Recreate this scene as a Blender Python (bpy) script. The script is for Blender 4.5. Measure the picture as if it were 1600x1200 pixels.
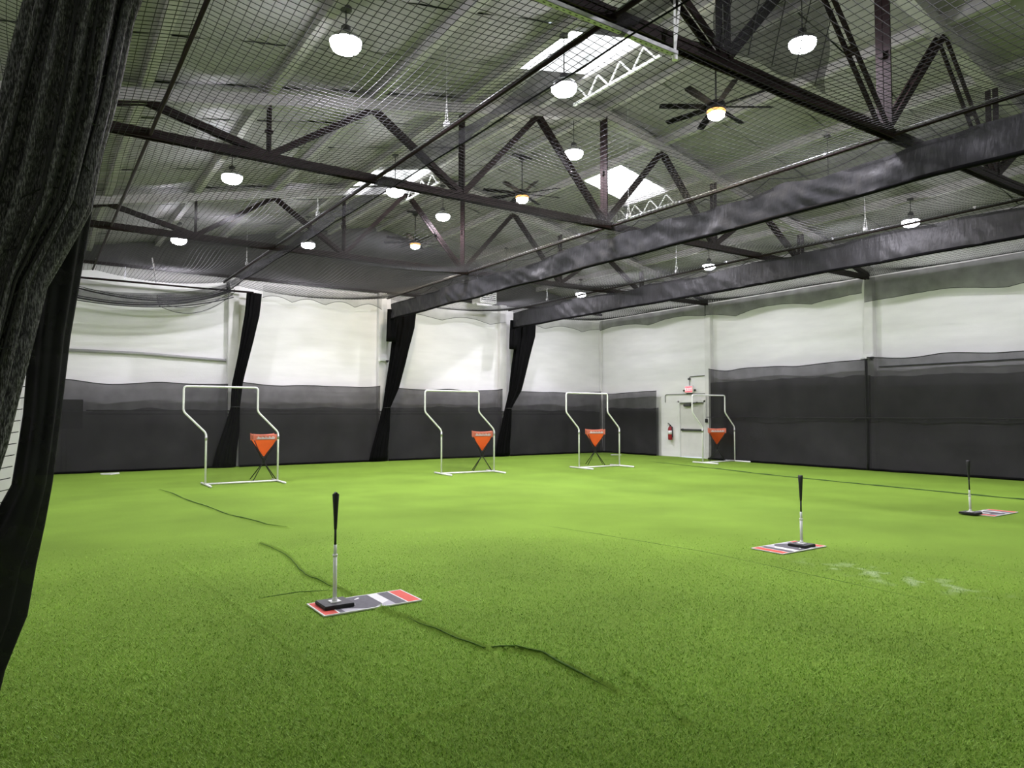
import bpy, bmesh, math, random
import numpy as np
from mathutils import Vector, Matrix, noise as mnoise
random.seed(7); rng = np.random.default_rng(7)
for o in list(bpy.data.objects): bpy.data.objects.remove(o)
scene = bpy.context.scene
COL = scene.collection
R = math.radians

# ------------------------------------------------------------------ camera, world, exposure
cam_d = bpy.data.cameras.new('camera'); cam = bpy.data.objects.new('camera', cam_d); COL.objects.link(cam)
cam.location = (0, 0, 1.6)
cam.rotation_euler = (R(90 + 2.44), 0, R(-34.2))
cam_d.sensor_width = 36.0; cam_d.lens = 36.0 * 1105 / 1600
cam_d.clip_start = 0.05; cam_d.clip_end = 200
scene.camera = cam
world = bpy.data.worlds.new('world'); scene.world = world; world.use_nodes = True
world.node_tree.nodes['Background'].inputs[0].default_value = (0.75, 0.85, 1, 1)
world.node_tree.nodes['Background'].inputs[1].default_value = 0.6
vs = scene.view_settings
vs.view_transform = 'Standard'; vs.look = 'None'; vs.gamma = 1; vs.use_curve_mapping = False
vs.exposure = 1.22
LAMP_W = 58.0

# ------------------------------------------------------------------ dimensions
XL, XR, YB, YF = -0.5, 20.15, 22.85, -6.0      # walls
RX, SL = 9.85, 0.21                            # ridge line, roof slope
ZC = 5.6                                       # truss bottom chord
def roof_z(x, top=8.0): return top - SL * abs(x - RX)
TRUSS_Y = [5.15, 11.05, 16.95]
PUR = [RX + 1.725 * k for k in range(-6, 7)]

# ------------------------------------------------------------------ materials
def mat(name, col, rough=0.6, metal=0.0, spec=0.5, vary=0.0, vscale=3.0, bump=0.0, bscale=40.0, emit=None, estr=0.0, stretch=None):
    m = bpy.data.materials.new(name); m.use_nodes = True
    nt = m.node_tree; b = nt.nodes['Principled BSDF']
    b.inputs['Base Color'].default_value = (*col, 1); b.inputs['Roughness'].default_value = rough
    b.inputs['Metallic'].default_value = metal; b.inputs['Specular IOR Level'].default_value = spec
    tc = nt.nodes.new('ShaderNodeTexCoord'); mp = nt.nodes.new('ShaderNodeMapping')
    nt.links.new(tc.outputs['Object'], mp.inputs[0])
    if stretch: mp.inputs['Scale'].default_value = stretch
    n = nt.nodes.new('ShaderNodeTexNoise'); n.inputs['Scale'].default_value = vscale; n.inputs['Detail'].default_value = 5
    nt.links.new(mp.outputs[0], n.inputs[0])
    if vary:
        r = nt.nodes.new('ShaderNodeMapRange'); r.inputs[1].default_value = 0.3; r.inputs[2].default_value = 0.7
        r.inputs[3].default_value = 1 - vary; r.inputs[4].default_value = 1 + vary
        nt.links.new(n.outputs[0], r.inputs[0])
        h = nt.nodes.new('ShaderNodeVectorMath'); h.operation = 'SCALE'; h.inputs[0].default_value = col
        nt.links.new(r.outputs[0], h.inputs['Scale']); nt.links.new(h.outputs[0], b.inputs['Base Color'])
    if bump:
        n2 = nt.nodes.new('ShaderNodeTexNoise'); n2.inputs['Scale'].default_value = bscale; n2.inputs['Detail'].default_value = 4
        nt.links.new(mp.outputs[0], n2.inputs[0])
        bp = nt.nodes.new('ShaderNodeBump'); bp.inputs['Strength'].default_value = bump; bp.inputs['Distance'].default_value = 0.02
        nt.links.new(n2.outputs[0], bp.inputs['Height']); nt.links.new(bp.outputs[0], b.inputs['Normal'])
    if emit:
        b.inputs['Emission Color'].default_value = (*emit, 1); b.inputs['Emission Strength'].default_value = estr
    return m

def mesh_cloth(name, col, T, vary=0.12, rough=0.75, vscale=2.0, spec=0.25):
    """woven see-through screen cloth: fraction T of the light passes the holes"""
    m = mat(name, col, rough=rough, spec=spec, vary=0.25, vscale=vscale)
    nt = m.node_tree; b = nt.nodes['Principled BSDF']; out = nt.nodes['Material Output']
    tr = nt.nodes.new('ShaderNodeBsdfTransparent'); mx = nt.nodes.new('ShaderNodeMixShader')
    tc = nt.nodes.new('ShaderNodeTexCoord'); n = nt.nodes.new('ShaderNodeTexNoise'); n.inputs['Scale'].default_value = vscale * 1.7; n.inputs['Detail'].default_value = 6
    nt.links.new(tc.outputs['Object'], n.inputs[0])
    r = nt.nodes.new('ShaderNodeMapRange'); r.inputs[1].default_value = .3; r.inputs[2].default_value = .7
    r.inputs[3].default_value = max(0, T - vary); r.inputs[4].default_value = min(1, T + vary)
    nt.links.new(n.outputs[0], r.inputs[0]); nt.links.new(r.outputs[0], mx.inputs[0])
    nt.links.new(b.outputs[0], mx.inputs[1]); nt.links.new(tr.outputs[0], mx.inputs[2])
    nt.links.new(mx.outputs[0], out.inputs[0])
    return m

M = {}
M['wall'] = mat('painted_block_wall', (0.84, 0.83, 0.83), 0.75, vary=0.05, vscale=0.8, bump=0.25, bscale=30, stretch=(1, 1, 5))
M['gable'] = mat('gable_insulation', (0.085, 0.083, 0.083), 0.8, vary=0.15, vscale=1.5)
M['col'] = mat('painted_column', (0.74, 0.73, 0.72), 0.6, vary=0.06)
M['ceil'] = mat('insulation_facing', (0.285, 0.275, 0.28), 0.55, vary=0.14, vscale=2.2, bump=0.5, bscale=5)
M['deck'] = mat('roof_deck', (0.12, 0.135, 0.115), 0.8)
M['purlin'] = mat('wrapped_purlin', (0.44, 0.42, 0.43), 0.6, vary=0.12, vscale=6)
M['steel'] = mat('dark_red_brown_steel', (0.014, 0.007, 0.007), 0.65, metal=0.0, spec=0.15, vary=0.3, vscale=8)
M['galv'] = mat('galvanised_steel', (0.55, 0.55, 0.56), 0.35, metal=0.7, vary=0.15, vscale=10)
M['white'] = mat('white_paint', (0.82, 0.82, 0.81), 0.45, vary=0.03)
M['offwhite'] = mat('door_paint', (0.72, 0.71, 0.70), 0.5, vary=0.04)
M['black'] = mat('black_plastic', (0.005, 0.005, 0.0055), 0.5, vary=0.2, vscale=20)
M['rubber'] = mat('black_rubber', (0.012, 0.012, 0.013), 0.7, vary=0.2, vscale=20)
M['rubbertop'] = mat('grey_rubber', (0.075, 0.075, 0.08), 0.7, vary=0.15, vscale=30)
M['cord'] = mat('black_net_cord', (0.010, 0.010, 0.010), 0.8)
M['rope'] = mat('black_rope', (0.008, 0.008, 0.008), 0.7)
M['wrope'] = mat('white_cord', (0.75, 0.75, 0.74), 0.7)
M['dark'] = mat('dark_grey_enamel', (0.05, 0.05, 0.052), 0.5, vary=0.1)
M['conduit'] = mat('dark_conduit', (0.05, 0.05, 0.05), 0.45)
M['orange'] = mat('orange_nylon', (1.0, 0.21, 0.04), 0.55, vary=0.08, vscale=8, bump=0.3, bscale=15)
def nylon(m, w=.55):
    nt = m.node_tree; b = nt.nodes['Principled BSDF']; t = nt.nodes.new('ShaderNodeBsdfTranslucent'); mx = nt.nodes.new('ShaderNodeMixShader')
    t.inputs[0].default_value = b.inputs['Base Color'].default_value; mx.inputs[0].default_value = w
    nt.links.new(b.outputs[0], mx.inputs[1]); nt.links.new(t.outputs[0], mx.inputs[2]); nt.links.new(mx.outputs[0], nt.nodes['Material Output'].inputs[0])
nylon(M['orange'], .6)
M['orangeband'] = mat('orange_red_band', (0.85, 0.23, 0.15), 0.4, vary=0.12, vscale=12)
M['matred'] = mat('mat_red', (0.72, 0.085, 0.055), 0.7, vary=0.06, vscale=30)
M['matgrey'] = mat('mat_grey', (0.115, 0.112, 0.13), 0.75, vary=0.12, vscale=30)
M['matlight'] = mat('mat_light_grey', (0.46, 0.45, 0.50), 0.75, vary=0.05, vscale=30)
M['matwhite'] = mat('mat_white', (0.80, 0.80, 0.79), 0.7, vary=0.04, vscale=30)
M['red'] = mat('extinguisher_red', (0.30, 0.012, 0.02), 0.35)
M['exit'] = mat('exit_face', (0.5, 0.05, 0.06), 0.4, emit=(1.0, 0.13, 0.16), estr=0.75)
M['exitletters'] = mat('exit_letters', (0.9, 0.6, 0.6), 0.4, emit=(1.0, 0.45, 0.45), estr=0.8)
M['lens'] = mat('lamp_lens', (0.9, 0.9, 0.88), 0.4, emit=(0.92, 0.885, 1.0), estr=62)
M['fanlens'] = mat('fan_lamp_lens', (0.9, 0.8, 0.6), 0.4, emit=(1.0, 0.86, 0.66), estr=40)
M['amber'] = mat('fan_amber_ring', (0.5, 0.28, 0.10), 0.35, metal=0.6, emit=(1.0, 0.45, 0.12), estr=0.8)
M['sky'] = mat('skylight_pane', (0.9, 0.9, 0.92), 0.3, emit=(0.93, 0.96, 1.0), estr=6)
M['net1'] = mesh_cloth('black_screen_cloth', (0.026, 0.025, 0.027), 0.29, vary=0.05, vscale=1.0)
M['net1b'] = mesh_cloth('black_screen_cloth_back', (0.024, 0.023, 0.025), 0.22, vary=0.05, vscale=1.0)
M['net2'] = mesh_cloth('black_screen_cloth_inner', (0.026, 0.026, 0.027), 0.30, vary=0.06, vscale=0.8)
M['netthin'] = mesh_cloth('thin_black_netting', (0.02, 0.02, 0.02), 0.72, vary=0.07, vscale=1.5)
M['netupper'] = mesh_cloth('upper_curtain_netting', (0.02, 0.02, 0.02), 0.55, vary=0.12, vscale=1.2)
M['netmid'] = mesh_cloth('folded_black_netting', (0.015, 0.015, 0.016), 0.36, vary=0.08, vscale=1.2)
M['band'] = mat('black_curtain_vinyl', (0.017, 0.017, 0.019), 0.5, spec=0.35, vary=0.35, vscale=2.5, bump=0.5, bscale=14, stretch=(1, 1, .35))
M['roll'] = mesh_cloth('rolled_black_netting', (0.02, 0.02, 0.021), 0.25, vary=0.12, vscale=1.5)
M['drape'] = mat('black_drape', (0.0018, 0.0018, 0.002), 0.75, spec=0.08, vary=0.3)
M['leftcloth'] = mesh_cloth('charcoal_screen_curtain', (0.012, 0.012, 0.013), 0.07, vary=0.06, rough=0.7, vscale=4.0)

def net_bundle_mat():
    m = mat('gathered_net', (0.02, 0.02, 0.02), rough=0.42, spec=0.6)
    nt = m.node_tree; b = nt.nodes['Principled BSDF']
    tc = nt.nodes.new('ShaderNodeTexCoord'); mp = nt.nodes.new('ShaderNodeMapping'); mp.inputs['Scale'].default_value = (1, 1, 0.16)
    nt.links.new(tc.outputs['Object'], mp.inputs[0])
    n = nt.nodes.new('ShaderNodeTexNoise'); n.inputs['Scale'].default_value = 210; n.inputs['Detail'].default_value = 4; n.inputs['Roughness'].default_value = .65
    nt.links.new(mp.outputs[0], n.inputs[0])
    cr = nt.nodes.new('ShaderNodeValToRGB'); cr.color_ramp.elements[0].position = .46; cr.color_ramp.elements[0].color = (.006, .006, .006, 1)
    cr.color_ramp.elements[1].position = .66; cr.color_ramp.elements[1].color = (.34, .33, .34, 1)
    nt.links.new(n.outputs[0], cr.inputs[0]); nt.links.new(cr.outputs[0], b.inputs['Base Color'])
    bp = nt.nodes.new('ShaderNodeBump'); bp.inputs['Strength'].default_value = 1; bp.inputs['Distance'].default_value = .015
    nt.links.new(n.outputs[0], bp.inputs['Height']); nt.links.new(bp.outputs[0], b.inputs['Normal'])
    return m
M['bundle'] = net_bundle_mat()

def turf_mat(name, blades):
    m = bpy.data.materials.new(name); m.use_nodes = True; nt = m.node_tree; b = nt.nodes['Principled BSDF']
    b.inputs['Roughness'].default_value = 0.55 if blades else 0.9; b.inputs['Specular IOR Level'].default_value = 0.25 if blades else 0.1
    tc = nt.nodes.new('ShaderNodeTexCoord')
    L = nt.links.new
    cr = nt.nodes.new('ShaderNodeValToRGB'); e = cr.color_ramp.elements
    e[0].position = 0.0; e[1].position = 1.0
    big = nt.nodes.new('ShaderNodeTexNoise'); big.inputs['Scale'].default_value = 0.55; big.inputs['Detail'].default_value = 3
    L(tc.outputs['Object'], big.inputs[0])
    if blades:
        g = nt.nodes.new('ShaderNodeNewGeometry'); L(g.outputs['Random Per Island'], cr.inputs[0])
        e[0].color = (0.15, 0.30, 0.018, 1); e[1].color = (0.38, 0.60, 0.085, 1)
        e2 = cr.color_ramp.elements.new(0.6); e2.color = (0.26, 0.48, 0.042, 1)
    else:
        mp = nt.nodes.new('ShaderNodeMapping'); mp.inputs['Rotation'].default_value = (0, 0, R(34)); mp.inputs['Scale'].default_value = (1, 2.6, 1)
        L(tc.outputs['Object'], mp.inputs[0])
        n = nt.nodes.new('ShaderNodeTexNoise'); n.inputs['Scale'].default_value = 60; n.inputs['Detail'].default_value = 7; n.inputs['Roughness'].default_value = .72
        L(mp.outputs[0], n.inputs[0])
        r = nt.nodes.new('ShaderNodeMapRange'); r.inputs[1].default_value = .32; r.inputs[2].default_value = .68
        L(n.outputs[0], r.inputs[0]); L(r.outputs[0], cr.inputs[0])
        e[0].color = (0.105, 0.205, 0.020, 1); e[1].color = (0.245, 0.375, 0.055, 1)
        bp = nt.nodes.new('ShaderNodeBump'); bp.inputs['Strength'].default_value = .55; bp.inputs['Distance'].default_value = .012
        L(n.outputs[0], bp.inputs['Height']); L(bp.outputs[0], b.inputs['Normal'])
    # brushed pile: large soft patches
    r2 = nt.nodes.new('ShaderNodeMapRange'); r2.inputs[1].default_value = .3; r2.inputs[2].default_value = .7; r2.inputs[3].default_value = .86; r2.inputs[4].default_value = 1.14
    L(big.outputs[0], r2.inputs[0])
    sc = nt.nodes.new('ShaderNodeVectorMath'); sc.operation = 'SCALE'
    L(cr.outputs[0], sc.inputs[0]); L(r2.outputs[0], sc.inputs['Scale'])
    last = sc.outputs[0]
    if True:
        # pale scuffed fibres beside the middle tee (worn patch)
        sp = nt.nodes.new('ShaderNodeSeparateXYZ'); L(tc.outputs['Object'], sp.inputs[0])
        def mth(op, a, bb):
            q = nt.nodes.new('ShaderNodeMath'); q.operation = op
            for i, v in enumerate((a, bb)):
                if isinstance(v, (int, float)): q.inputs[i].default_value = v
                elif v is not None: L(v, q.inputs[i])
            return q.outputs[0]
        dx = mth('DIVIDE', mth('SUBTRACT', sp.outputs[0], 7.06), 0.42); dy = mth('DIVIDE', mth('SUBTRACT', sp.outputs[1], 3.72), 1.15)
        d = mth('SQRT', mth('ADD', mth('MULTIPLY', dx, dx), mth('MULTIPLY', dy, dy)), None)
        f = mth('SUBTRACT', 1.0, d); f = mth('MAXIMUM', f, 0.0)
        n3 = nt.nodes.new('ShaderNodeTexNoise'); n3.inputs['Scale'].default_value = 5; n3.inputs['Detail'].default_value = 6; L(tc.outputs['Object'], n3.inputs[0])
        f = mth('MULTIPLY', f, mth('MAXIMUM', mth('MULTIPLY', mth('SUBTRACT', n3.outputs[0], .5), 6.0), 0.0))
        f = mth('MINIMUM', mth('MULTIPLY', f, 0.7), 0.42)
        mx = nt.nodes.new('ShaderNodeMix'); mx.data_type = 'RGBA'
        L(f, mx.inputs[0]); L(last, mx.inputs[6]); mx.inputs[7].default_value = (.55, .66, .42, 1)
        last = mx.outputs[2]
    L(last, b.inputs['Base Color'])
    return m
M['turf'] = turf_mat('turf_base', False)
M['blade'] = turf_mat('turf_blades', True)

# ------------------------------------------------------------------ mesh helpers
class MB:
    def __init__(s): s.v = []; s.f = []; s.mi = []
    def add(s, v, f, mi=0):
        o = len(s.v); s.v += [tuple(p) for p in v]; s.f += [tuple(i + o for i in q) for q in f]; s.mi += [mi] * len(f); return s
    def box(s, x0, x1, y0, y1, z0, z1, mi=0, mtx=None):
        v = [Vector((x, y, z)) for x in (x0, x1) for y in (y0, y1) for z in (z0, z1)]
        if mtx: v = [mtx @ p for p in v]
        return s.add(v, [(0, 1, 3, 2), (4, 6, 7, 5), (0, 4, 5, 1), (2, 3, 7, 6), (0, 2, 6, 4), (1, 5, 7, 3)], mi)
    def bevbox(s, x0, x1, y0, y1, z0, z1, b=0.01, mi=0):
        bm = bmesh.new(); bmesh.ops.create_cube(bm, size=1)
        for v in bm.verts: v.co = ((x0 + x1) / 2 + v.co.x * (x1 - x0), (y0 + y1) / 2 + v.co.y * (y1 - y0), (z0 + z1) / 2 + v.co.z * (z1 - z0))
        bmesh.ops.bevel(bm, geom=bm.edges[:], offset=b, segments=2, affect='EDGES')
        bm.verts.index_update()
        s.add([v.co[:] for v in bm.verts], [[v.index for v in f.verts] for f in bm.faces], mi); bm.free(); return s
    def bar(s, a, b, w, h, mi=0, up=(0, 0, 1)):
        a = Vector(a); b = Vector(b); d = (b - a).normalized(); u = Vector(up)
        if abs(d.dot(u)) > .98: u = Vector((0, 1, 0))
        r = d.cross(u).normalized(); u = r.cross(d)
        v = [p + r * (w / 2 * i) + u * (h / 2 * j) for p in (a, b) for i, j in ((-1, -1), (1, -1), (1, 1), (-1, 1))]
        return s.add(v, [(3, 2, 1, 0), (4, 5, 6, 7), (0, 1, 5, 4), (1, 2, 6, 5), (2, 3, 7, 6), (3, 0, 4, 7)], mi)
    def tube(s, pts, r, n=8, mi=0, cap=True, closed=False):
        pts = [Vector(p) for p in pts]; N = len(pts); rs = r if isinstance(r, (list, tuple)) else [r] * N
        v = []; f = []; prev = None
        for i, p in enumerate(pts):
            if closed: d = (pts[(i + 1) % N] - pts[i - 1])
            else: d = (pts[min(i + 1, N - 1)] - pts[max(i - 1, 0)])
            d.normalize()
            if prev is None:
                u = Vector((0, 0, 1)) if abs(d.z) < .9 else Vector((1, 0, 0)); a = d.cross(u).normalized()
            else:
                a = (prev - d * prev.dot(d)).normalized()
            prev = a; c = d.cross(a)
            for k in range(n):
                t = 2 * math.pi * k / n; v.append(p + (a * math.cos(t) + c * math.sin(t)) * rs[i])
        for i in range(N if closed else N - 1):
            j = (i + 1) % N
            for k in range(n): f.append((i * n + k, i * n + (k + 1) % n, j * n + (k + 1) % n, j * n + k))
        if cap and not closed: f.append(tuple(range(n))[::-1]); f.append(tuple((N - 1) * n + k for k in range(n)))
        return s.add(v, f, mi)
    def lathe(s, prof, c=(0, 0, 0), n=24, mi=0):
        v = []; f = []
        for r, z in prof:
            for k in range(n):
                t = 2 * math.pi * k / n; v.append((c[0] + r * math.cos(t), c[1] + r * math.sin(t), c[2] + z))
        for i in range(len(prof) - 1):
            for k in range(n): f.append((i * n + k, i * n + (k + 1) % n, (i + 1) * n + (k + 1) % n, (i + 1) * n + k))
        f.append(tuple(range(n))[::-1]); f.append(tuple((len(prof) - 1) * n + k for k in range(n)))
        return s.add(v, f, mi)
    def grid(s, fn, nu, nv, mi=0):
        v = [fn(i / nu, j / nv) for i in range(nu + 1) for j in range(nv + 1)]
        f = [(i * (nv + 1) + j, (i + 1) * (nv + 1) + j, (i + 1) * (nv + 1) + j + 1, i * (nv + 1) + j + 1) for i in range(nu) for j in range(nv)]
        return s.add(v, f, mi)
    def loft(s, rings, mi=0, cap=True):
        n = len(rings[0]); v = [p for r in rings for p in r]; f = []
        for i in range(len(rings) - 1):
            for k in range(n): f.append((i * n + k, i * n + (k + 1) % n, (i + 1) * n + (k + 1) % n, (i + 1) * n + k))
        if cap: f.append(tuple(range(n))[::-1]); f.append(tuple((len(rings) - 1) * n + k for k in range(n)))
        return s.add(v, f, mi)
    def mesh(s, name, mats, smooth=False):
        me = bpy.data.meshes.new(name); me.from_pydata(s.v, [], s.f)
        for m in (mats if isinstance(mats, (list, tuple)) else [mats]): me.materials.append(m)
        if any(s.mi): me.polygons.foreach_set('material_index', s.mi)
        if smooth: me.polygons.foreach_set('use_smooth', [True] * len(me.polygons))
        me.update(); return me
    def build(s, name, mats, parent=None, smooth=False, loc=None):
        o = bpy.data.objects.new(name, s.mesh(name, mats, smooth)); COL.objects.link(o)
        if parent: o.parent = parent
        if loc: o.location = loc
        return o
def tag(o, label=None, cat=None, group=None, kind=None):
    if label: o['label'] = label
    if cat: o['category'] = cat
    if group: o['group'] = group
    if kind: o['kind'] = kind
    return o
def thing(name, loc, label, cat, group=None, rz=0):
    o = bpy.data.objects.new(name, None); o.empty_display_size = .1; COL.objects.link(o); o.location = loc; o.rotation_euler.z = rz
    return tag(o, label, cat, group)
def struct(name, label=None, cat=None, mb=None, m=None, loc=None):
    if mb is None:
        o = bpy.data.objects.new(name, None); COL.objects.link(o)
        if loc: o.location = loc
    else: o = mb.build(name, m, loc=loc)
    return tag(o, label, cat, kind='structure')
def child(name, me, parent, loc=None, rot=None):
    o = bpy.data.objects.new(name, me); COL.objects.link(o); o.parent = parent
    if loc is not None: o.location = loc
    if rot is not None: o.rotation_euler = rot
    return o
def copy_tree(o, parent=None):
    c = o.copy(); COL.objects.link(c); c.parent = parent
    for ch in list(o.children): copy_tree(ch, c)
    return c
def nz(*p): return mnoise.noise(Vector(p))

# ------------------------------------------------------------------ floor of artificial turf with wrinkles
RIDGES = [  # (polyline, height, half width)
    ([(2.3, 16.6), (2.56, 12.8), (2.85, 10.4), (3.03, 10.06)], .018, .06),
    ([(2.38, 9.0), (2.45, 8.4), (2.43, 7.95), (2.3, 6.99), (2.38, 6.17), (2.41, 5.4), (2.48, 5.07), (2.54, 4.56), (2.6, 4.13), (2.77, 4.0), (2.85, 3.81), (2.84, 3.47), (2.83, 3.1)], .030, .045),
    ([(1.63, 6.28), (2.01, 6.30), (2.3, 6.2)], .020, .035),
    ([(1.62, 3.46), (1.98, 3.41), (2.42, 3.63), (2.6, 4.0)], .016, .05),
    ([(3.09, 3.3), (3.0, 2.95), (2.85, 2.6)], .018, .06),
    ([(1.35, 8.5), (1.45, 6.6), (1.5, 5.0), (1.62, 3.46), (1.75, 2.4)], .008, .03),
]
def hfun(X, Y):
    X = np.asarray(X, float); Y = np.asarray(Y, float); H = np.zeros_like(X)
    for pl, h, w in RIDGES:
        best = np.full(X.shape, 9.0)
        for (ax, ay), (bx, by) in zip(pl[:-1], pl[1:]):
            ex, ey = bx - ax, by - ay; t = np.clip(((X - ax) * ex + (Y - ay) * ey) / (ex * ex + ey * ey), 0, 1)
            best = np.minimum(best, np.hypot(X - ax - t * ex, Y - ay - t * ey))
        H = np.maximum(H, 1.4 * h * np.exp(-(best / (w * .6)) ** 2))
    for mx, my in ((2.375, 5.705), (7.53, 5.19), (12.85, 5.15)):   # pressed flat under the mats
        d = np.maximum(np.abs(X - mx) - .43, np.abs(Y - my) - .215); H = H * np.clip(.2 + d / .05, .2, 1)
    return H
def lines(a, b, segs):
    out = [a]
    for lim, st in segs:
        while out[-1] + st < lim: out.append(out[-1] + st)
        out.append(lim)
    return np.array(out)
gx = lines(XL, XR, [(0.6, .2), (1.3, .05), (3.3, .018), (6.1, .2), (6.7, .035), (15, .3), (17.3, .06), (XR, .3)])
gy = lines(YF, YB, [(2, .5), (10.6, .045), (17, .15), (YB, .3)])
GX, GY = np.meshgrid(gx, gy, indexing='ij'); GZ = hfun(GX, GY)
nx, ny = GX.shape
idx = np.arange(nx * ny).reshape(nx, ny)
faces = np.stack([idx[:-1, :-1], idx[1:, :-1], idx[1:, 1:], idx[:-1, 1:]], -1).reshape(-1, 4)
def np_mesh(name, verts, faces, m, smooth=True):
    me = bpy.data.meshes.new(name); k = faces.shape[1]
    me.vertices.add(len(verts)); me.vertices.foreach_set('co', np.ascontiguousarray(verts, np.float32).ravel())
    me.loops.add(faces.size); me.loops.foreach_set('vertex_index', np.ascontiguousarray(faces, np.int32).ravel())
    me.polygons.add(len(faces)); me.polygons.foreach_set('loop_start', np.arange(0, faces.size, k, dtype=np.int32))
    me.update(calc_edges=True); me.materials.append(m)
    if smooth: me.polygons.foreach_set('use_smooth', np.ones(len(faces), bool))
    return me
fo = bpy.data.objects.new('floor', np_mesh('floor', np.stack([GX, GY, GZ], -1).reshape(-1, 3), faces, M['turf'])); COL.objects.link(fo)
tag(fo, 'bright green artificial turf covering the whole hall floor', 'floor', kind='structure')
M['turf_line'] = mat('turf_seam', (0.035, 0.085, 0.010), 0.9, vary=0.3, vscale=6)
M['seam_shade'] = mat('turf_seam_shade', (0.07, 0.15, 0.014), 0.9, vary=0.4, vscale=25)  # colour of faint seams and of the shade lines painted beside ridges
def turf_line(pl, r, dx=0.0, m='turf_line', sink=.25):
    P = [Vector((a + dx, b, 0)) for a, b in pl]; Q = []
    for a, b in zip(P[:-1], P[1:]):
        nseg = max(2, int((b - a).length / .12)); Q += [a.lerp(b, k / nseg) for k in range(nseg)]
    Q.append(P[-1]); pts = []; rs = []
    for q in Q:
        x = q.x + (.03 * nz(q.y * .8, 5, q.x) if r > .01 else .012 * nz(q.y * 3.5, 5, q.x * 3))
        pts.append((x, q.y, float(hfun(np.array([x]), np.array([q.y]))[0]) + r * sink)); rs.append(r * (.75 + .6 * nz(q.y * 2.1, 3, q.x * 2)))
    K = len(rs); rs = [q * min(1, .15 + min(k, K - 1 - k) / (.22 * K)) for k, q in enumerate(rs)]
    MB().tube(pts, rs, 6).build('turf_line', M[m], fo, smooth=True)
turf_line([(17.3, 17.2), (16.6, 13.7), (16.09, 11.69), (15.61, 8.1), (15.38, 5.6), (15.2, 2)], .022)
turf_line([(2.3, 16.6), (2.56, 12.8), (2.85, 10.4), (3.03, 10.06)], .011, -.02, 'seam_shade')
turf_line([(6.1, 8.6), (6.28, 7.39), (6.52, 5.61), (6.46, 3.99), (6.4, 2.5)], .005, 0, 'seam_shade', -.1)
turf_line(RIDGES[1][0][:5], .006, -.022, 'seam_shade', 0); turf_line(RIDGES[1][0][6:], .007, -.022, 'seam_shade', 0); turf_line(RIDGES[2][0], .005, -.01, 'seam_shade', 0)  # thin dark green tubes put in the shadow lines of the ridges
# turf blades where single fibres can be seen
def blades():
    fwd = R(34.2); N = 720000
    ang = fwd + (rng.random(N) - .5) * R(104)
    u = rng.random(N); p = 0.5; r0, r1 = 2.2, 10.0
    r = (r0 ** p + u * (r1 ** p - r0 ** p)) ** (1 / p)
    X = r * np.sin(ang); Y = r * np.cos(ang)
    k = (X > XL + .05) & (X < XR - .1) & (rng.random(N) < np.clip((10.0 - r) / 6.0, 0, 1)) & ~((X < -.2) & (Y > 3.8) & (Y < 4.5))
    # keep clear of the mats
    for mx, my, hx, hy in ((2.375, 5.705, .43, .22), (7.53, 5.18, .43, .22)):
        k &= ~((abs(X - mx) < hx) & (abs(Y - my) < hy))
    for q in (1, 2, 3):     # blades left out along ridges so the painted shade lines show
        for (ax, ay), (bx, by) in zip(RIDGES[q][0][:-1], RIDGES[q][0][1:]):
            ax -= .022; bx -= .022; ex, ey = bx - ax, by - ay; tt = np.clip(((X - ax) * ex + (Y - ay) * ey) / (ex * ex + ey * ey), 0, 1)
            k &= np.hypot(X - ax - tt * ex, Y - ay - tt * ey) > .008
    X, Y, r = X[k], Y[k], r[k]; n = len(X)
    Z = hfun(X, Y) - .002
    hgt = (.008 + .013 * rng.random(n)); w = (.0013 + .0011 * rng.random(n)) * (r / 2.5) ** .3
    la = rng.random(n) * 2 * np.pi; ln = hgt * (0.5 + 1.3 * rng.random(n))
    wa = la + np.pi / 2 + (rng.random(n) - .5)
    dxw, dyw = np.cos(wa) * w, np.sin(wa) * w
    A = np.stack([X - dxw, Y - dyw, Z], -1); B = np.stack([X + dxw, Y + dyw, Z], -1)
    T = np.stack([X + np.cos(la) * ln, Y + np.sin(la) * ln, Z + hgt], -1)
    V = np.stack([A, B, T], 1).reshape(-1, 3); F = np.arange(3 * n).reshape(-1, 3)
    o = bpy.data.objects.new('turf_fibres', np_mesh('turf_fibres', V, F, M['blade'], False)); COL.objects.link(o)
    tag(o, 'short green plastic turf fibres in the foreground of the floor', 'turf', kind='stuff')
blades()

# ------------------------------------------------------------------ walls
def wall(name, label, mb): return struct(name, label, 'wall', mb, M['wall'])
wb = wall('wall_back', 'white painted back wall behind the four pitching screens', MB().box(XL - .2, XR + .2, YB, YB + .2, -.1, 5.85))
g = MB(); pts = [(XL - .2, 5.85), (XR + .2, 5.85), (XR + .2, roof_z(XR) + .3), (RX, 8.3), (XL - .2, roof_z(XL) + .3)]
g.add([(x, y, z) for y in (YB, YB + .2) for x, z in pts], [(0, 1, 2, 3, 4), (9, 8, 7, 6, 5)] + [(i, 5 + i, 5 + (i + 1) % 5, (i + 1) % 5) for i in range(5)])
g.build('gable', M['gable'], wb)
wr = wall('wall_right', 'white painted side wall with the exit door', MB().box(XR, XR + .2, YF, 17.2, -.1, 6.2).box(XR, XR + .2, 18.5, YB + .2, -.1, 6.2).box(XR, XR + .2, 17.2, 18.5, 2.1, 6.2))
wl = wall('wall_left', 'white painted wall behind the gathered net at left', MB().box(XL - .2, XL, YF, YB, -.1, 6.2))
wall('wall_front', 'white painted wall behind the camera', MB().box(XL - .2, XR + .2, YF - .2, YF, -.1, 8.3))
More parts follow.
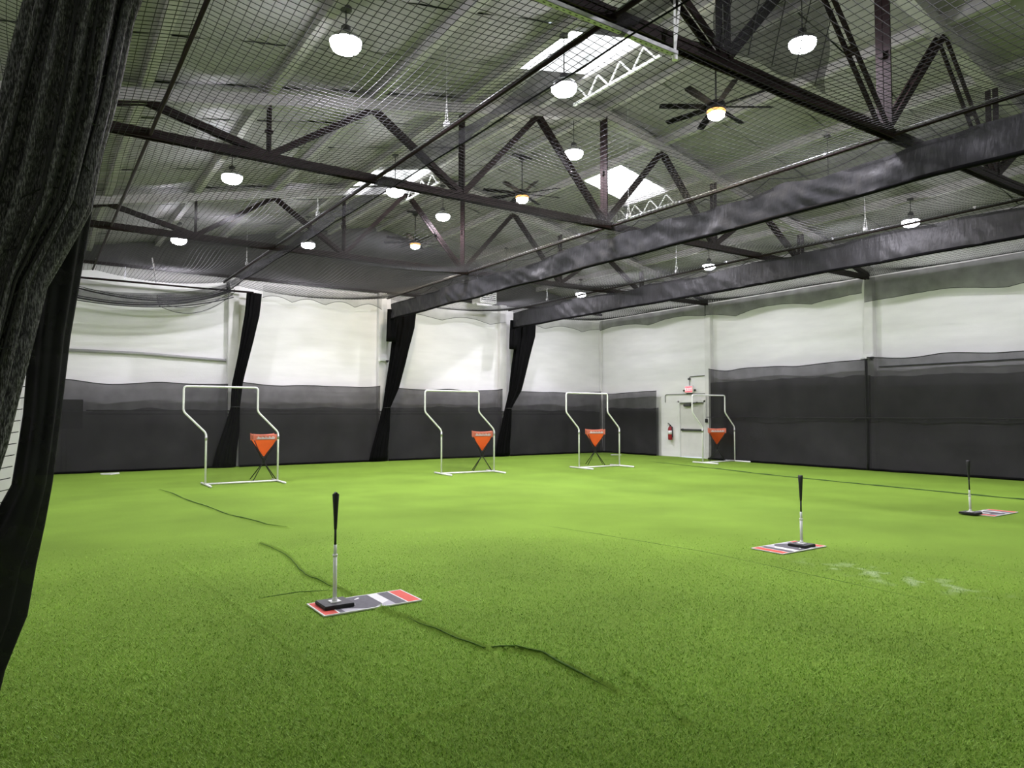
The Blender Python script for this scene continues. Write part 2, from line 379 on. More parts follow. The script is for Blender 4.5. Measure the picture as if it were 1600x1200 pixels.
# columns (pilasters)
n = 0
for y in (11.05, 16.95):
    n += 1
    struct('trim_%d' % n, 'pale steel column on the right wall ' + ('beside the exit door' if y > 12 else 'with the emergency light'), 'column',
           MB().bevbox(XR - .18, XR - .005, y - .13, y + .13, 0, 5.75, .01), M['col'])
n += 1
struct('trim_%d' % n, 'white column on the left wall seen past the gathered net', 'column', MB().bevbox(XL + .005, XL + .38, 10.9, 11.2, 0, 5.7, .01), M['col'])
for x, l in ((5.08, 'behind the leftmost screen'), (10.0, 'left of the second screen'), (15.0, 'between the second and third screens')):
    n += 1
    struct('trim_%d' % n, 'pale column on the back wall ' + l, 'column', MB().bevbox(x - .15, x + .15, YB - .2, YB - .005, 0, 5.8, .01), M['col'])
n += 1
struct('trim_%d' % n, 'dark steel angle along the top of the back wall', 'beam', MB().box(XL, XR, YB - .09, YB - .01, 5.80, 5.88), M['steel'])
n += 1
struct('trim_%d' % n, 'pale corner post where back and right walls meet', 'column', MB().bevbox(XR - .12, XR - .005, YB - .12, YB - .005, 0, 5.7, .01), M['col'])

# ------------------------------------------------------------------ roof: deck, insulation panels, purlins, skylights
YG = [YF + .0]
y = 5.15 - 1.475 * 7
YG = []
while y < YB + .01: YG.append(y); y += 1.475
YG[0] = YF
if YG[-1] < YB - .01: YG.append(YB)
SKY = {(4, 0): None, (4, 1): None, (7, 2): None}
def cell(y0): return min(range(len(YG) - 1), key=lambda j: abs(YG[j] - y0))
SKYC = [(4, cell(8.1)), (4, cell(15.475)), (7, cell(12.525))]
deck = MB()
for i in range(12):
    for j in range(len(YG) - 1):
        if (i, j) in SKYC: continue
        x0, x1, y0, y1 = PUR[i], PUR[i + 1], YG[j], YG[j + 1]
        deck.add([(x0, y0, roof_z(x0) + .3), (x1, y0, roof_z(x1) + .3), (x1, y1, roof_z(x1) + .3), (x0, y1, roof_z(x0) + .3)], [(0, 3, 2, 1)])
ce = struct('ceiling', 'low pitched roof lined with grey green insulation panels', 'ceiling', deck, M['deck'])
pm = {}
def panel_mesh(side, w, l):
    key = (side, round(w, 3), round(l, 3))
    if key in pm: return pm[key]
    b = MB(); sl = SL * side
    def top(u, v): return ((u - .5) * w, (v - .5) * l, sl * (u - .5) * w)
    def fn(u, v):
        x, y, z = top(u, v); e = min(u, 1 - u, v, 1 - v) * 4; return (x, y, z - .035 * min(1, e) - .012 * math.sin(u * 9 + v * 5))
    b.grid(lambda u, v: fn(u, 1 - v), 6, 5)
    pm[key] = b.mesh('insulation_panel', M['ceil'], smooth=True); return pm[key]
for i in range(12):
    for j in range(len(YG) - 1):
        if (i, j) in SKYC: continue
        w = 1.725 - .13; l = YG[j + 1] - YG[j] - .018
        xm = (PUR[i] + PUR[i + 1]) / 2; ym = (YG[j] + YG[j + 1]) / 2
        child('insulation_panel', panel_mesh(1 if xm < RX else -1, w, l), ce, (xm, ym, roof_z(xm) + .12 + rng.random() * .02))
for x in PUR[1:-1]:
    b = MB().box(-.065, .065, YF, YB, -.03, .2)
    child('purlin', b.mesh('purlin', M['purlin']), ce, (x, 0, roof_z(x)))
for k, (i, j) in enumerate(SKYC):
    x0, x1, y0, y1 = PUR[i], PUR[i + 1], YG[j], YG[j + 1]
    za, zb = roof_z(x0), roof_z(x1)
    lab = ['bright skylight above the ceiling net nearest the camera', 'bright skylight partly behind the left gathered rail net', 'bright skylight over the far side of the ridge'][k]
    w = struct('window_%d' % (k + 1), lab, 'skylight', loc=(0, 0, 0))
    c = MB(); t = .06
    for (ax, ay, bx, by) in ((x0 + .07, y0, x0 + .07, y1), (x1 - .07, y0, x1 - .07, y1), (x0, y0 + .04, x1, y0 + .04), (x0, y1 - .04, x1, y1 - .04)):
        p = [(ax, ay), (bx, by)]
        c.add([(px, py, roof_z(px) + dz) for px, py in p for dz in (.06, .75)], [(0, 2, 3, 1)])
    c.build('curb', M['white'], w)
    MB().add([(x0, y0, za + .72), (x1, y0, zb + .72), (x1, y1, zb + .72), (x0, y1, za + .72)], [(0, 3, 2, 1)]).build('pane', M['sky'], w)
    c = MB()
    for yy in (y0 + (y1 - y0) / 3, y0 + 2 * (y1 - y0) / 3): c.bar((x0 + .06, yy, za + .66), (x1 - .06, yy, zb + .66), .03, .05)
    c.build('glazing_bar', M['white'], w)
    # open-web joist under the low/high edge
    jx = x1; zt = roof_z(jx) - .06; zbm = zt - .30; c = MB()
    c.bar((jx, y0 - .35, zbm), (jx, y1 + .35, zbm), .05, .045)
    q = 7; L = (y1 - y0) + .5
    for s in range(q):
        ya = y0 - .25 + L * s / q; ybb = y0 - .25 + L * (s + 1) / q
        c.bar((jx, ya, zbm if s % 2 == 0 else zt), (jx, ybb, zt if s % 2 == 0 else zbm), .025, .025)
    c.build('open_web_joist', M['white'], w)

# ------------------------------------------------------------------ trusses
def truss(y, lab):
    t = thing('roof_truss', (RX, y, 5.5), lab, 'truss', 'roof trusses')
    P = lambda x, z: (x - RX, 0, z - 5.5)
    MB().bar(P(XL + .05, ZC), P(XR - .05, ZC), .15, .045).bar(tuple(np.add(P(XL + .05, ZC), (0, -.05, -.045))), tuple(np.add(P(XR - .05, ZC), (0, -.05, -.045))), .02, .12).bar(
        tuple(np.add(P(XL + .05, ZC), (0, .05, -.045))), tuple(np.add(P(XR - .05, ZC), (0, .05, -.045))), .02, .12).build('bottom_chord', M['steel'], t)
    for s in (-1, 1):
        xe = XL + .05 if s < 0 else XR - .05
        MB().bar(P(RX, 7.9), P(xe, roof_z(xe, 7.9)), .2, .18).build('top_chord', M['purlin'], t)
    def member(name, a, b, wd=.07):
        c = MB()
        for o in (-.055, .055):
            c.bar((P(*a)[0], o, P(*a)[2]), (P(*b)[0], o, P(*b)[2]), .028, wd)
        c.bar(*[tuple(np.add(P(*a), (np.array(P(*b)) - P(*a)) * q)) for q in (.45, .5)], .12, .05)
        c.build(name, M['steel'], t)
    for s in (-1, 1):
        for k in range(3):
            bx = RX + s * 3.45 * k; tx = RX + s * (3.45 * k + 1.725); nxt = RX + s * 3.45 * (k + 1)
            member('diagonal', (bx, ZC), (tx, roof_z(tx, 7.84)), .09)
            if k < 2 or True:
                nxt = max(XL + .1, min(XR - .1, nxt))
                member('diagonal', (nxt, ZC), (tx, roof_z(tx, 7.84)), .09)
    for k in range(-2, 3):
        bx = RX + 3.45 * k; member('vertical', (bx, ZC), (bx, roof_z(bx, 7.84)), .08 if k else .1)
for y, l in zip(TRUSS_Y, ['dark steel roof truss nearest the camera, at upper right', 'dark steel roof truss in the middle of the hall', 'dark steel roof truss nearest the back wall']):
    truss(y, l)

# ------------------------------------------------------------------ ceiling nets of knotted cord
RAILX = [1.3, 4.7, 10.0, 15.0]; RAILZ = 5.52
def cordset(P, r, axis):
    """P (N,M,3) polylines mostly along axis -> three-sided cords"""
    N, Mm, _ = P.shape; ofs = []
    for k in range(3):
        t = 2 * np.pi * k / 3; c, s = np.cos(t) * r, np.sin(t) * r
        ofs.append((c, 0, s) if axis == 'y' else (0, c, s))
    V = P[:, :, None, :] + np.array(ofs)[None, None]
    V = V.reshape(-1, 3); b = np.arange(N * Mm * 3).reshape(N, Mm, 3)
    F = []
    for k in range(3):
        k2 = (k + 1) % 3
        F.append(np.stack([b[:, :-1, k], b[:, :-1, k2], b[:, 1:, k2], b[:, 1:, k]], -1).reshape(-1, 4))
    return V, np.concatenate(F)
def ceiling_net(x0, x1, y0, y1, sag, sp, label, seed, r=.0042):
    def zf(X, Y):
        u = (X - x0) / (x1 - x0); v = ((Y - 5.15) / 5.9) % 1.0
        return RAILZ + .03 - sag * 4 * u * (1 - u) * (.55 + .45 * np.sin(np.pi * v)) + .03 * np.sin(2.1 * Y + seed + 2 * u) * np.sin(np.pi * u)
    xs = np.arange(x0 + .04, x1 - .02, sp); ys = np.arange(y0, y1, sp)
    yy = np.arange(y0, y1 + .3, .42); xx = np.linspace(x0 + .03, x1 - .03, max(4, int((x1 - x0) / .35)))
    X, Y = np.meshgrid(xs, yy, indexing='ij'); wob = .025 * np.sin(1.3 * Y + X * 2 + seed)
    V1, F1 = cordset(np.stack([X + wob, Y, zf(X, Y)], -1), r, 'y')
    Y2, X2 = np.meshgrid(ys, xx, indexing='ij'); wob = .03 * np.sin(1.1 * X2 + Y2 * 1.7 + seed)
    V2, F2 = cordset(np.stack([X2, Y2 + wob, zf(X2, Y2)], -1), r, 'x')
    o = bpy.data.objects.new('ceiling_net', np_mesh('ceiling_net', np.concatenate([V1, V2]), np.concatenate([F1, F2 + len(V1)]), M['cord'], False))
    COL.objects.link(o); tag(o, label, 'net', 'ceiling nets over the lanes'); return o
ceiling_net(XL + .1, 1.3, 4.6, 22.3, .12, .085, 'narrow black ceiling net along the left wall', 0)
ceiling_net(1.3, 4.7, 2.6, 22.3, .22, .09, 'black square mesh ceiling net over the left lane', 1)
ceiling_net(4.7, 10.0, 2.6, 22.3, .30, .1, 'black ceiling net over the lane of the second screen', 2)
ceiling_net(10.0, 15.0, 2.6, 22.3, .28, .1, 'black ceiling net over the lane of the third screen', 3, .0034)
ceiling_net(15.0, XR - .35, 2.6, 22.3, .25, .11, 'black ceiling net over the far right lane', 4, .0034)

# ------------------------------------------------------------------ rails, divider bands, drapes
def rail(x, label, y0=2.0, y1=22.3):
    t = thing('curtain_rail', (x, y0, RAILZ), label, 'rail', 'curtain rails along the hall')
    MB().tube([(0, 0, .03), (0, y1 - y0, .03)], .026, 8).build('track', M['steel'], t, smooth=True)
    MB().tube([(0.0, 0, .075), (0.0, y1 - y0, .075)], .009, 6).build('wire', M['galv'], t, smooth=True)
    yy = 1.2
    while yy < y1 - y0:
        MB().box(-.02, .02, -.02, .02, .03, .09).build('bracket', M['galv'], t, loc=(0, yy, 0)); yy += 2.95
rail(1.3, 'thin dark rail along the ceiling at far left')
rail(4.7, 'dark curtain rail running diagonally above the leftmost screen')
rail(10.0, 'dark curtain rail under the truss ridge, lit along its top')
rail(15.0, 'dark curtain rail over the lane nearest the right wall')

def band(x, label, ztop, zbot, mband, seed, y0=2.2, y1=22.0, netz=True, fold=.07, hem=.034):
    t = thing('divider_curtain', (x, y0, zbot), label, 'curtain', 'raised divider curtains')
    L = y1 - y0; N = int(L / .05)
    def zt(y): return ztop - zbot + .13 * nz(y * .45, seed, 0) + .05 * nz(y * 1.6, seed, 3)
    def fx(y, v):   # folds in x
        return fold * (nz(y * 1.1, v * 1.2, seed) + .7 * nz(y * 3.5 + v * 2.5, v * 1.5, seed + 5) + .35 * nz(y * 9 + v * 3, v * 3, seed + 2)) + .03 * nz(y * .3, 0, seed)
    rows = 8
    MB().grid(lambda u, v: (fx(u * L, v) * (0.3 + v * (1 - .4 * v)), u * L, zt(u * L) * (1 - v) + .03 * nz(u * L * .6, 3, seed)), N, rows).build('gathered_cloth', mband, t, smooth=True)
    MB().tube([(.0 + .02 * nz(i * .3, 1, seed), L * i / 60, -.005 + .03 * nz(L * i / 60 * .6, 3, seed)) for i in range(61)], hem, 6).build('hem', M['drape'], t, smooth=True)
    if netz:
        zr = RAILZ - zbot
        MB().grid(lambda u, v: (.03 * nz(u * L, v, seed + 9), u * L, zr * (1 - v) + v * (zt(u * L) - .05)), N // 2, 3).build('upper_net', M['netupper'], t, smooth=True)
        # drooping lift ropes
        y = .4; k = 0
        while y < L - 2:
            w = 1.2 + .8 * ((k * 37) % 5) / 5; d = .10 + .10 * ((k * 23) % 7) / 7
            MB().tube([(.03, y + w * i / 10, zr - .02 - d * 4 * (i / 10) * (1 - i / 10)) for i in range(11)], .008, 5).build('lift_rope', M['rope'], t, smooth=True)
            y += w; k += 1
    return t
band(10.0, 'wide black mesh divider curtain raised under the middle rail', 5.30, 4.82, M['band'], 3.1)
band(15.0, 'shiny black divider curtain raised along the right rail', 5.40, 4.86, M['band'], 8.7, fold=.055)
band(4.7, 'thin rolled up black net under the left diagonal rail', 5.47, 5.24, M['roll'], 14.2, netz=False, fold=.10, hem=.010)

def drape(name, label, cat, levels, m, lobes=9, amp=.22, seed=0., nseg=72, group=None, sub=3):
    """gathered cloth: levels (x, y, z, half-width x, half-width y), interpolated"""
    base = levels[-1]
    x0, y0, z0 = base[0], base[1], min(l[2] for l in levels)
    t = thing(name, (x0, y0, z0), label, cat, group)
    rings = []; lv = []
    for a, b in zip(levels[:-1], levels[1:]):
        for s in range(sub): lv.append([a[i] + (b[i] - a[i]) * s / sub for i in range(5)])
    lv.append(levels[-1])
    for (x, y, z, wx, wy) in lv:
        ring = []
        for k in range(nseg):
            th = 2 * math.pi * k / nseg
            q = 1 + amp * math.sin(lobes * th + .5 * math.sin(z * 2 + seed) + seed) + amp * .5 * nz(math.cos(th) * 3, math.sin(th) * 3 + seed, z * 1.2)
            ring.append((x - x0 + wx * q * math.cos(th), y - y0 + wy * q * math.sin(th), z - z0))
        rings.append(ring)
    MB().loft(rings).build('cloth', m, t, smooth=True)
    return t
for i, (xc, lab) in enumerate(((5.08, 'black drape tied back behind the leftmost screen'), (10.0, 'black drape tied back left of the second screen'), (15.0, 'black drape tied back between the second and third screens'))):
    tx = (5.55, 10.62, 15.72)[i]; hw = (.20, .36, .42)[i]
    t = drape('tied_back_drape', lab, 'drape',
          [(tx, 22.15, 5.28, hw, .10), (tx - .05, 22.17, 4.6, hw * .95, .12), (tx - .25, 22.25, 3.4, hw * .75, .13), (tx - .42, 22.3, 2.5, hw * .52 + .03, .12),
           (xc + .02, 22.36, 1.82, .12, .10), (xc - .08, 22.36, 1.1, .20, .10), (xc - .2, 22.36, .5, .25, .10), (xc - .27, 22.36, .015, .30, .11)],
          M['drape'], lobes=11, amp=.16, seed=i * 2.3, group='tied back drapes on the back wall')
    MB().tube([(.12 * math.cos(a) + .29, .13 * math.sin(a), 1.80) for a in np.linspace(0, 2 * math.pi, 17)[:-1]], .015, 6, closed=True).build('tie', M['rope'], t, smooth=True)
    if i:
        drape('short_black_flap', 'short black curtain end hanging from the ' + ('middle' if i == 1 else 'right') + ' rail at the back', 'curtain',
              [(xc + .12, 22.02, 5.15, .20, .06), (xc + .06, 22.02, 4.6, .17, .07), (xc + .02, 22.02, 4.05, .15, .06)], M['drape'], lobes=7, amp=.2, seed=i, nseg=48)

# ------------------------------------------------------------------ screen cloth along the walls
def wall_net(label, a, b, ztop, zin, off, seed, normal, cat='screen'):
    """a,b: along-wall coords; normal 'y' back wall at y=off, 'x' right wall at x=off"""
    L = b - a
    loc = (a, off, 0) if normal == 'y' else (off, a, 0)
    t = thing('wall_screen', loc, label, cat, 'black mesh screens along the walls')
    def P(u, d, z): return (u, d, z) if normal == 'y' else (d, u, z)
    N = max(12, int(L / .12))
    def ztf(s): return ztop + .05 * nz(s * .9, seed, 0) + .03 * math.sin(s * 2.2 + seed) * math.exp(-abs(s - L / 2) / L) + .06 * (abs(s / L - .5) * 2) ** 3
    def d(s, v): return -.02 + .05 * nz(s * .8, v * .7, seed) + .035 * nz(s * 3.1 + v * 1.3, v * .6, seed + 4) - .05 * v * v
    MB().grid(lambda u, v: P(u * L, d(u * L, v), ztf(u * L) * (1 - v) + .0), N, 10).build('outer_layer', M['net1b' if normal == 'y' else 'net1'], t, smooth=True)
    def zi(s): return zin + .10 * nz(s * .55, seed, 7) + .05 * nz(s * 1.7, seed, 2)
    o = MB().grid(lambda u, v: P(u * L, .10 + .4 * d(u * L, v), zi(u * L) * (1 - v) + .0), N, 6).build('inner_layer', M['net2'], t, smooth=True)
    MB().tube([P(L * i / N, d(L * i / N, 0), ztf(L * i / N)) for i in range(N + 1)], .013, 5).build('top_rope', M['rope'], t, smooth=True)
    MB().tube([P(L * i / N, d(L * i / N, 1) - .01, .035 + .015 * nz(i * .3, seed, 1)) for i in range(N + 1)], .035, 6).build('bottom_hem', M['drape'], t, smooth=True)
    if ztop > 3:
        MB().tube([P(0 if a > 5 else L, -.10 + .02 * nz(q, seed, 1), 3.15 * q / 12) for q in range(13)], .02, 6).build('side_rope', M['rope'], t, smooth=True)
        MB().tube([P(L * i / 40, -.13 - .01 * nz(i * .5, seed, 3), 1.49 + .01 * nz(i * .4, seed, 6)) for i in range(41)], .013, 5).build('seam_line', M['rope'], t, smooth=True)
        for q in np.arange(.35, L, 1.9): MB().bar(P(q, -.13, 1.47), P(q + .09, -.13, 1.43), .02, .03).build('clip', M['rope'], t)
    return t
yb = YB - .37
wall_net('black mesh wall screen at far left with the electrical panel behind', .15, 4.9, 2.47, 1.72, yb, 1.0, 'y')
wall_net('black mesh wall screen between the first and second back columns', 5.25, 9.84, 2.50, 1.78, yb, 2.0, 'y')
wall_net('black mesh wall screen behind the second pitching screen', 10.16, 14.84, 2.47, 1.85, yb, 3.0, 'y')
wall_net('black mesh wall screen behind the third pitching screen', 15.16, XR - .35, 2.46, 1.75, yb, 4.0, 'y')
# right wall: x decreasing is towards the room, so mirror by using off and negative depth
wall_net('short black mesh screen in the corner beside the exit door', 19.42, YB - .35, 2.45, 1.85, XR - .2, 5.0, 'x')
wall_net('tall black mesh screen between the two right wall columns', 10.99, 16.78, 3.12, 2.72, XR - .33, 6.0, 'x')
wall_net('tall black mesh screen at far right past the emergency light', -.5, 11.01, 3.14, 2.66, XR - .36, 7.0, 'x')

# scalloped thin netting hanging below the ceiling nets at the walls
def valance(label, a, b, z0, z1, off, normal, scal, seed, m='netthin'):
    L = b - a; loc = (a, off, z1) if normal == 'y' else (off, a, z1)
    t = thing('net_valance', loc, label, 'net', 'loose net edges under the ceiling')
    def P(u, d, z): return (u, d, z) if normal == 'y' else (d, u, z)
    N = int(L / .1)
    def zl(s): return .16 * abs(math.sin(math.pi * s / scal + seed)) + .07 * nz(s * .6, seed, 1)
    dd = lambda s, v: .08 * nz(s * 1.5, v, seed) + .04 * nz(s * 5, v, seed)
    MB().grid(lambda u, v: P(u * L, dd(u * L, v), (z0 - z1) * (1 - v) + zl(u * L) * v), N, 5).build('netting', M[m], t, smooth=True)
    MB().tube([P(L * i / N, dd(L * i / N, 1), zl(L * i / N)) for i in range(N + 1)], .008, 5).build('edge_cord', M['rope'], t, smooth=True)
valance('thin net edge scalloped along the back wall above the first bay', 5.9, 9.9, 5.62, 5.18, YB - .35, 'y', 1.05, .4)
valance('thin net edge along the back wall above the second screen', 10.9, 15.0, 5.45, 4.98, YB - .35, 'y', 2.1, 1.2)
valance('thin net edge along the back wall above the third screen', 16.2, XR - .4, 5.45, 5.0, YB - .35, 'y', 1.9, 2.0)
valance('loose grey net edge along the right wall top near the corner', 16.8, YB - .4, 5.5, 5.06, XR - .42, 'x', 3.0, .2, 'netmid')
valance('loose grey net edge along the right wall between the columns', 11.05, 16.85, 5.5, 4.93, XR - .42, 'x', 2.9, 1.4, 'netmid')
valance('loose grey net edge along the right wall nearest the camera', 2.5, 11.0, 5.5, 4.75, XR - .42, 'x', 4.2, 2.6, 'netmid')

# sagging nets and cross rail in the left back bay
t = thing('cross_rail', (.0, 22.45, 5.32), 'dark cross rail above the left wall screen with its lit top edge painted white', 'rail')
MB().tube([(0.2, 0, 0), (5.6, 0, .03)], .03, 8).build('track', M['steel'], t, smooth=True)
MB().box(1.7, 4.3, -.03, .03, .035, .05).build('lit_top_strip', M['white'], t)  # light on top of the rail put in as white colour
MB().bar((2.9, 0, .03), (2.75, -.1, .75), .03, .03).bar((2.1, 0, .03), (2.1, 0, .42), .02, .02).build('hanger', M['galv'], t)
for k, (za, zb2, dip, yy, rr, lab) in enumerate((
        (5.16, 5.28, .45, 22.12, .02, 'upper'), (4.80, 5.22, .34, 21.8, .026, 'middle'), (4.66, 5.0, .26, 21.48, .016, 'lower'))):
    t = thing('sagging_net', (.2, yy, za - dip), '%s of the three sagging nets strung across the left back bay' % lab, 'net', 'sagging nets in the left back bay')
    L = 4.6
    def zc(u, k=k, za=za, zb2=zb2, dip=dip): return za + (zb2 - za) * u ** 2 - dip * 4 * u * (1 - u) * (.7 + .3 * u) - (za - dip)
    MB().grid(lambda u, v: (u * L, v * .22 + .03 * nz(u * 6, v, k), zc(u) + v * (.26 + .1 * math.sin(u * 3))), 40, 4).build('netting', M['netmid' if k == 1 else 'netthin'], t, smooth=True)
    MB().tube([(u * L, 0, zc(u)) for u in np.linspace(0, 1, 30)], rr, 6).build('edge_rope', M['rope'], t, smooth=True)
    MB().tube([(u * L, .1, zc(u) + .07) for u in np.linspace(0, 1, 30)], rr * .5, 5).build('edge_rope', M['rope'], t, smooth=True)
# bay corner swag next to the first drape
t = thing('corner_swag', (2.75, 21.05, 4.1), 'fine black net swag bunched left of the first drape', 'net')
MB().grid(lambda u, v: (u * 2.0, .25 * v + .05 * nz(u * 5, v, 1), (.45 - 1.1 * u * (1 - u) * 1.6 + .55 * u) * (1 - v) + v * (.75 + .25 * u)), 30, 6).build('netting', M['netthin'], t, smooth=True)
for q in range(4):
    MB().tube([(u * 2.0, .05, .45 - (1.0 - .2 * q) * u * (1 - u) * 1.6 + .55 * u + .08 * q) for u in np.linspace(0, 1, 20)], .008, 5).build('edge_rope', M['rope'], t, smooth=True)

# ------------------------------------------------------------------ gathered net and curtain at the left edge, close to the camera
A = [(.62, 4.0, 5.45, .22, .16), (.30, 4.0, 4.2, .20, .16), (.155, 4.0, 3.6, .19, .15), (.08, 4.0, 3.1, .20, .15), (-.01, 4.0, 2.6, .20, .14), (-.13, 4.0, 2.2, .15, .13),
     (-.19, 4.0, 1.85, .15, .12), (-.255, 4.0, 1.45, .14, .11), (-.34, 4.0, .9, .10, .09), (-.39, 4.0, .02, .07, .08)]
t = drape('gathered_net', 'thick gathered bundle of black knotted net hanging at the left edge', 'net', A, M['bundle'], lobes=13, amp=.20, seed=.7, nseg=150, sub=6)
for k in range(9):     # heavier cords down the folds
    ph = -math.pi * (.08 + .84 * k / 8); pl = []
    for (x, y, z, wx, wy) in A:
        pl.append((x - A[-1][0] + wx * .98 * math.cos(ph + .15 * math.sin(z * 1.7 + k)), y - A[-1][1] + wy * 1.10 * math.sin(ph), z - .02))
    MB().tube(pl, .008, 5).build('border_cord', M['rope'], t, smooth=True)
# knot rows: short cords across the bundle
for k in range(10):
    z = 1.5 + k * .22
    for q in range(len(A) - 1):
        if A[q + 1][2] <= z <= A[q][2]:
            f = (A[q][2] - z) / (A[q][2] - A[q + 1][2]); x, y, _, wx, wy = [A[q][i] + (A[q + 1][i] - A[q][i]) * f for i in range(5)]
    MB().tube([(x - A[-1][0] + wx * 1.0 * math.cos(a), y - A[-1][1] + wy * 1.06 * math.sin(a), z - .02 + .05 * math.sin(a * 3 + k)) for a in np.linspace(-math.pi * .95, -.05 * math.pi, 16)], .004, 4).build('knot_row', M['rope'], t)
B = [(.50, 4.3, 5.45, .10), (.36, 4.3, 4.2, .10), (.265, 4.3, 3.7, .09), (.23, 4.3, 3.35, .085), (.185, 4.3, 2.95, .085), (.115, 4.3, 2.4, .085), (.07, 4.3, 2.0, .08), (.045, 4.3, 1.6, .075),
     (.01, 4.3, 1.25, .08), (-.05, 4.3, 1.05, .11), (-.16, 4.3, .85, .18), (-.22, 4.3, .6, .21), (-.29, 4.3, .35, .20), (-.31, 4.3, .02, .16)]
t = drape('screen_curtain', 'dark mesh curtain edge hanging behind the gathered net, pulled left at the floor', 'curtain',
      [(x, y, z, w, .06) for x, y, z, w in B], M['leftcloth'], lobes=7, amp=.12, seed=2.2, nseg=90, sub=4)
# loose net between bundle and curtain
V, F = cordset(np.array([[(-.45, 4.15 + .02 * math.sin(z * 9), z + .02), (-.2, 4.16, z - .015), (-.12 + .12 * (z - .9), 4.17, z + .01)] for z in np.arange(.9, 2.3, .055)]), .0025, 'x')
V2, F2 = cordset(np.array([[(-.42 + q * .055 + .012 * math.sin(z * 8 + q), 4.15, z) for z in np.arange(.9, 2.3, .12)] for q in range(6)]), .0025, 'y')
V2 = V2 + 0
o = bpy.data.objects.new('loose_net', np_mesh('loose_net', np.concatenate([V, V2]), np.concatenate([F, F2 + len(V)]), M['cord'], False)); COL.objects.link(o)
tag(o, 'open square net between the gathered bundle and the left wall column', 'net')

# ------------------------------------------------------------------ lamps, fans
def lamp_light(parent, z, power, radius, col):
    l = bpy.data.lights.new('lamp_light', 'AREA'); l.shape = 'DISK'; l.size = radius * 2; l.energy = power; l.color = col
    o = bpy.data.objects.new('lamp_light', l); COL.objects.link(o); o.parent = parent; o.location = (0, 0, z); return o
def highbay(x, y, z, label, power=None):
    t = thing('pendant_lamp', (x, y, z), label, 'lamp', 'round high bay lamps')
    MB().lathe([(.192, .0), (.195, .02), (.17, .06), (.10, .10), (.06, .13)], n=28).build('housing', M['galv'], t, smooth=False)
    MB().lathe([(.03, -.13), (.10, -.122), (.155, -.095), (.183, -.055), (.19, -.0)], n=28).build('lens', M['lens'], t, smooth=True)
    zt = roof_z(x) - z - .02
    MB().lathe([(.06, .12), (.06, .19), (.02, .22)], n=14).tube([(0, 0, .2), (0, 0, zt)], .009, 6).lathe([(.07, zt - .04), (.07, zt)], n=14).build('stem', M['dark'], t)
    lamp_light(t, -.135, power or LAMP_W, .12, (.92, .885, 1.0))
rows = [(3.06, 6.12, (8.1, 14.0, 19.85), 'left row, between the two leftmost rails'), (6.44, 6.46, (8.1, 14.0, 19.85), 'row just right of the left diagonal rail'),
        (9.15, 7.0, (5.95, 11.19, 16.81), 'high row just left of the fans'), (13.26, 6.2, (8.1, 14.0, 19.85), 'row behind the middle raised curtain'),
        (16.62, 6.03, (8.15, 14.0, 19.95), 'row beyond the right raised curtain')]
for x, z, ys, rl in rows:
    for y, w in zip(ys, ('nearest', 'middle', 'farthest')):
        highbay(x, y, z, 'round glowing pendant lamp, %s of the %s' % (w, rl))
M['fanblack'] = mat('matt_black_blade', (0.002, 0.002, 0.002), 0.8, spec=0.05)
def fan(x, y, z, label, ang):
    t = thing('ceiling_fan', (x, y, z), label, 'fan', 'ceiling fans along the ridge')
    MB().lathe([(.05, .24), (.15, .2), (.17, .12), (.17, .07), (.14, .04)][::-1], n=24).build('motor', M['black'], t, smooth=False)
    MB().lathe([(.15, .005), (.165, .04), (.15, .07)], n=24).build('amber_ring', M['amber'], t, smooth=True)
    MB().lathe([(.03, -.10), (.09, -.09), (.135, -.055), (.15, .01)], n=24).build('lens', M['fanlens'], t, smooth=True)
    zt = roof_z(x) - z - .05
    MB().tube([(0, 0, .2), (0, 0, zt)], .016, 8).build('downrod', M['black'], t, smooth=True)
    MB().lathe([(.04, zt - .14), (.09, zt - .08), (.09, zt)], n=16).bar((-.28, 0, zt - .02), (.28, 0, zt - .02), .07, .05).build('canopy', M['black'], t)
    b = MB()
    tw = R(14)
    prof = [(.14, .045), (.3, .06), (.7, .066), (.97, .06), (1.0, .045)]
    v = []
    for r, w in prof:
        for s, dz in ((-1, .006), (1, .006), (1, -.006), (-1, -.006)):
            v.append((r, s * w * math.cos(tw), .13 + s * w * math.sin(tw) + dz))
    f = [(0, 1, 2, 3), (16, 19, 18, 17)]
    for i in range(4):
        for k in range(4): f.append((i * 4 + k, (i + 1) * 4 + k, (i + 1) * 4 + (k + 1) % 4, i * 4 + (k + 1) % 4))
    me = MB().add(v, f).mesh('blade', M['fanblack'])
    for k in range(8): child('blade', me, t, rot=(0, 0, ang + k * math.pi / 4))
    lamp_light(t, -.11, LAMP_W * .6, .14, (1.0, .86, .66))
for x, z, w in ((6.44, 6.46, 'second'), (16.62, 6.03, 'fifth')):  # lamps added out of frame to brighten the foreground turf
    highbay(x, 2.2, z, 'round glowing pendant lamp added overhead out of view to light the foreground, in the %s row from the left' % w)
fan(9.85, 8.1, 6.88, 'black eight bladed ceiling fan with lamp, nearest the camera', R(12))
fan(9.85, 14.05, 6.88, 'black eight bladed ceiling fan with lamp, middle of the three', R(30))
fan(9.85, 19.9, 6.88, 'black eight bladed ceiling fan with amber lamp, nearest the back wall', R(5))

